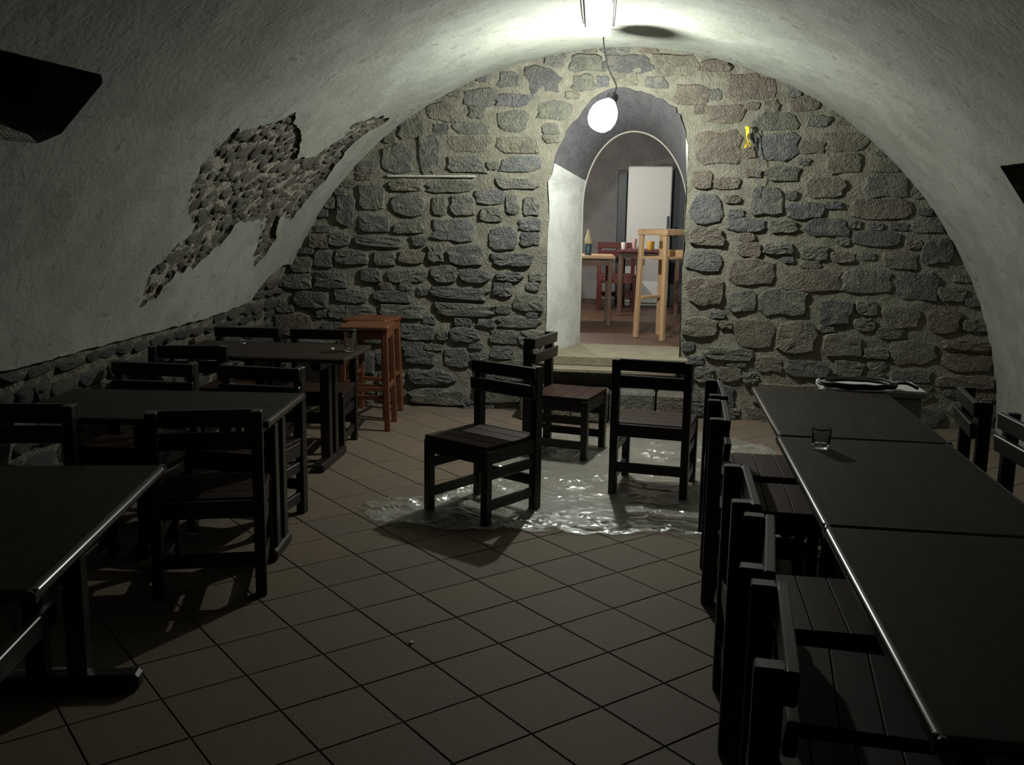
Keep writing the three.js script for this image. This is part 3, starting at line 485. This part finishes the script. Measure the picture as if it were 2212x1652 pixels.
{ // crumpled clear plastic dust sheet on the floor
  const poly = [[-1.654, 5.06], [-1.52, 5.25], [-1.28, 5.24], [-1.124, 5.607], [-1.06, 6.19], [-1.05, 6.9], [-0.85, 7.2], [-0.4, 7.4], [0.05, 7.45], [0.35, 7.4], [0.7, 7.2], [0.93, 6.6], [0.95, 5.9], [0.7, 5.2], [0.487, 4.96], [0.258, 4.88], [-0.016, 4.9], [-0.324, 4.80], [-0.641, 4.815], [-0.958, 4.79], [-1.326, 4.756], [-1.49, 4.88]];
  const legs = []; scene.updateMatrixWorld(true); scene.children.filter((o) => o.name.startsWith('dining_chair')).forEach((o) => o.children.filter((c) => /^(leg|rear_post)/.test(c.name)).forEach((c) => { const p = c.getWorldPosition(new THREE.Vector3()); legs.push([p.x, -p.z]); }));
  const ridge = (x, y, s) => 1 - Math.abs(2 * fbm(x, y, s, 2) - 1);
  const hgt = (x, Z) => { const e = Math.max(0, 1 - Math.max(0, -polySD(x, Z, poly)) / 0.35), a = x + 0.3 * fbm(x * 4, Z * 4, 161, 2), b = Z + 0.3 * fbm(x * 4, Z * 4, 163, 2); const r = Math.pow(ridge(a * 2.2, b * 6, 171), 6), q = Math.pow(ridge(a * 6 - b * 2, b * 13, 177), 3), f = hash(Math.round(x * 45), Math.round(Z * 60), 9); const press = Math.min(...legs.map(([X, z]) => sstep(0.03, 0.16, Math.hypot(x - X, Z - z)))); return 0.0015 + ((0.032 * r + 0.013 * q) * (0.45 + 0.55 * e)) * press + 0.0022 * f; };
  const film = new THREE.MeshPhysicalMaterial({ color: new THREE.Color().setRGB(0.9, 0.92, 0.88), roughness: 0.3, transmission: 0.915, thickness: 0, ior: 1.6, side: THREE.DoubleSide });
  const flat = (g) => { const f = g.toNonIndexed(); f.computeVertexNormals(); return f; };
  tag(mesh('plastic_sheet', flat(sheet(-1.8, 1.1, 116, 4.6, 7.55, 150, (x, Z) => -(polySD(x, Z, poly) + rag(x * 0.6, Z * 0.6, 0.07)), (x, Z) => R3(x, hgt(x, Z), Z), (x, Z) => [x, Z])), film), 'crumpled clear plastic dust sheet spread on the floor under the free chairs', 'plastic sheet');
}

// ---------------------------------------------------------------- things in the room beyond
{
  const t = thing('refrigerator', 'tall white refrigerator standing beyond the doorway', 'refrigerator', R3(-0.135, FB, 12.8));
  put(mesh('body', cbox(0.55, 1.76, 0.58, 0.012), whitePaint, t), 0, 0.885, -0.03); put(mesh('door', cbox(0.55, 1.1, 0.05, 0.012), whitePaint, t), 0, 1.21, 0.29); put(mesh('door', cbox(0.55, 0.6, 0.05, 0.012), whitePaint, t), 0, 0.345, 0.29);
  put(mesh('handle', cbox(0.025, 0.3, 0.03, 0.005), darkSteel, t), 0.24, 1.0, 0.33); put(mesh('plinth', cbox(0.52, 0.05, 0.5, 0.004), black, t), 0, 0.025, -0.02);
  const s = thing('steel_rack', 'dark narrow steel locker beside the white refrigerator', 'locker', R3(0.34, FB, 12.85));
  put(mesh('body', cbox(0.36, 1.74, 0.45, 0.008), darkSteel, s), 0, 0.87, -0.03); put(mesh('door', cbox(0.34, 1.66, 0.02, 0.004), darkSteel, s), 0, 0.88, 0.21); put(mesh('handle', cbox(0.02, 0.14, 0.03, 0.004), black, s), -0.13, 0.95, 0.23);
  const d = thing('shadow_strip', 'narrow dark blue-grey cupboard standing in for the shadow left of the white refrigerator', 'shade_box', R3(-0.485, FB, 12.95));  // added dark box in place of the shadow beside the refrigerator
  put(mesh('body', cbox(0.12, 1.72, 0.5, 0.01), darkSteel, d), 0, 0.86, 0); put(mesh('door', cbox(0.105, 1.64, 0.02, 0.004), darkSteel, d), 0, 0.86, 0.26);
}
{ // the lamp of the further room, hidden behind the left jamb: it lights the refrigerator and the boards
  const at = R3(-1.25, 2.1, 10.7), t = thing('wall_lamp', 'bare bulb of the room beyond, out of sight behind the left door jamb', 'lamp', at);
  const b = mesh('bulb', new THREE.SphereGeometry(0.05, 16, 12), std({ color: 0xffffff, emissive: new THREE.Color().setRGB(1, 0.93, 0.8), emissiveIntensity: 5 }), t); b.castShadow = false;
  mesh('cord', rod([new THREE.Vector3(0, 0.05, 0), new THREE.Vector3(0.005, 0.2, 0), new THREE.Vector3(0, 0.48, 0)], 0.005), black, t);
  const L = new THREE.PointLight(new THREE.Color().setRGB(1, 0.95, 0.88), 5.5, 0, 2); L.castShadow = true; L.shadow.radius = 2; L.name = 'beyond_light'; t.add(L);
}
function smallTable(name, label, pos, turn, w, d, h, top, leg) {
  const t = thing(name, label, 'table', pos, turn); put(mesh('tabletop', cbox(w, 0.03, d, 0.006), top, t), 0, h - 0.015, 0);
  for (const x of [-1, 1]) for (const z of [-1, 1]) put(mesh('leg', cbox(0.045, h - 0.03, 0.045, 0.004), leg, t), x * (w / 2 - 0.05), (h - 0.03) / 2, z * (d / 2 - 0.05));
  for (const z of [-1, 1]) put(mesh('apron', cbox(w - 0.12, 0.07, 0.02, 0.003), leg, t), 0, h - 0.065, z * (d / 2 - 0.05)); return t;
}
smallTable('side_table', 'light-topped brown table behind the left door jamb with a bottle on it', R3(-0.86, FB, 10.35), 0.1, 0.8, 0.6, 0.73, lightWood, brownWood);
smallTable('side_table', 'dark red wooden table in front of the white refrigerator', R3(-0.1, FB, 11.5), 0, 0.75, 0.55, 0.76, redWood, brownWood);
{
  const b = thing('bottle', 'bottle with pale neck and dark blue body on the light-topped table', 'bottle', R3(-0.735, FB + 0.73, 10.3));
  mesh('body', lathe([[0, 0], [0.036, 0], [0.038, 0.01], [0.038, 0.12], [0, 0.12]]), std({ color: new THREE.Color().setRGB(0.05, 0.09, 0.12), roughness: 0.3 }), b);
  mesh('neck', lathe([[0, 0.12], [0.038, 0.12], [0.037, 0.16], [0.026, 0.2], [0.013, 0.235], [0.011, 0.265], [0, 0.267]]), std({ color: new THREE.Color().setRGB(0.62, 0.56, 0.36), roughness: 0.4 }), b);
  const cup = (label, x, y, Z, r, h, col) => tag(put(mesh('cup', lathe([[0, 0], [r * 0.8, 0], [r, h], [r - 0.004, h], [r * 0.8 - 0.004, 0.006], [0, 0.006]]), std({ color: new THREE.Color().setRGB(...col), roughness: 0.4 })), x, y, -Z), label, 'cup');
  cup('small white cup at the left end of the dark red table', -0.40, FB + 0.76, 11.42, 0.032, 0.08, [0.8, 0.78, 0.7]); cup('pinkish cup on the dark red table, second from the left', -0.28, FB + 0.76, 11.5, 0.03, 0.12, [0.62, 0.4, 0.36]); cup('yellow-orange cup on the dark red table behind the high chair', -0.09, FB + 0.76, 11.4, 0.045, 0.1, [0.75, 0.42, 0.08]);
  const rc = makeChair('side_chair', 'dark red wooden chair behind the light-topped table beyond the doorway', redWood, redWood); rc.position.copy(R3(-0.5, FB, 12.12)); rc.rotation.y = 0.1;
}
{ // light wooden high chair just inside the further room
  const t = thing('high_chair', 'light wooden child high chair standing just beyond the doorway', 'high chair', R3(0.05, FB, 9.28), 0.86);
  const W = 0.155; for (const x of [-1, 1]) for (const z of [-1, 1]) put(mesh('leg', cbox(0.042, 1.0, 0.042, 0.004), lightWood, t), x * W, 0.5, z * W, z * -0.02, 0, x * 0.02);
  for (const z of [-1, 1]) put(mesh('guard_rail', cbox(0.36, 0.055, 0.03, 0.004), lightWood, t), 0, 1.0, z * W);
  for (const x of [-1, 1]) put(mesh('guard_rail', cbox(0.03, 0.055, 0.36, 0.004), lightWood, t), x * W, 1.0, 0);
  put(mesh('side_panel', cbox(0.03, 0.07, 0.3, 0.004), lightWood, t), W, 0.8, 0); put(mesh('seat', cbox(0.3, 0.022, 0.3, 0.004), lightWood, t), 0, 0.76, 0); put(mesh('foot_rest', cbox(0.28, 0.03, 0.06, 0.004), lightWood, t), 0, 0.38, -W);
}
renderer.render(scene, camera);
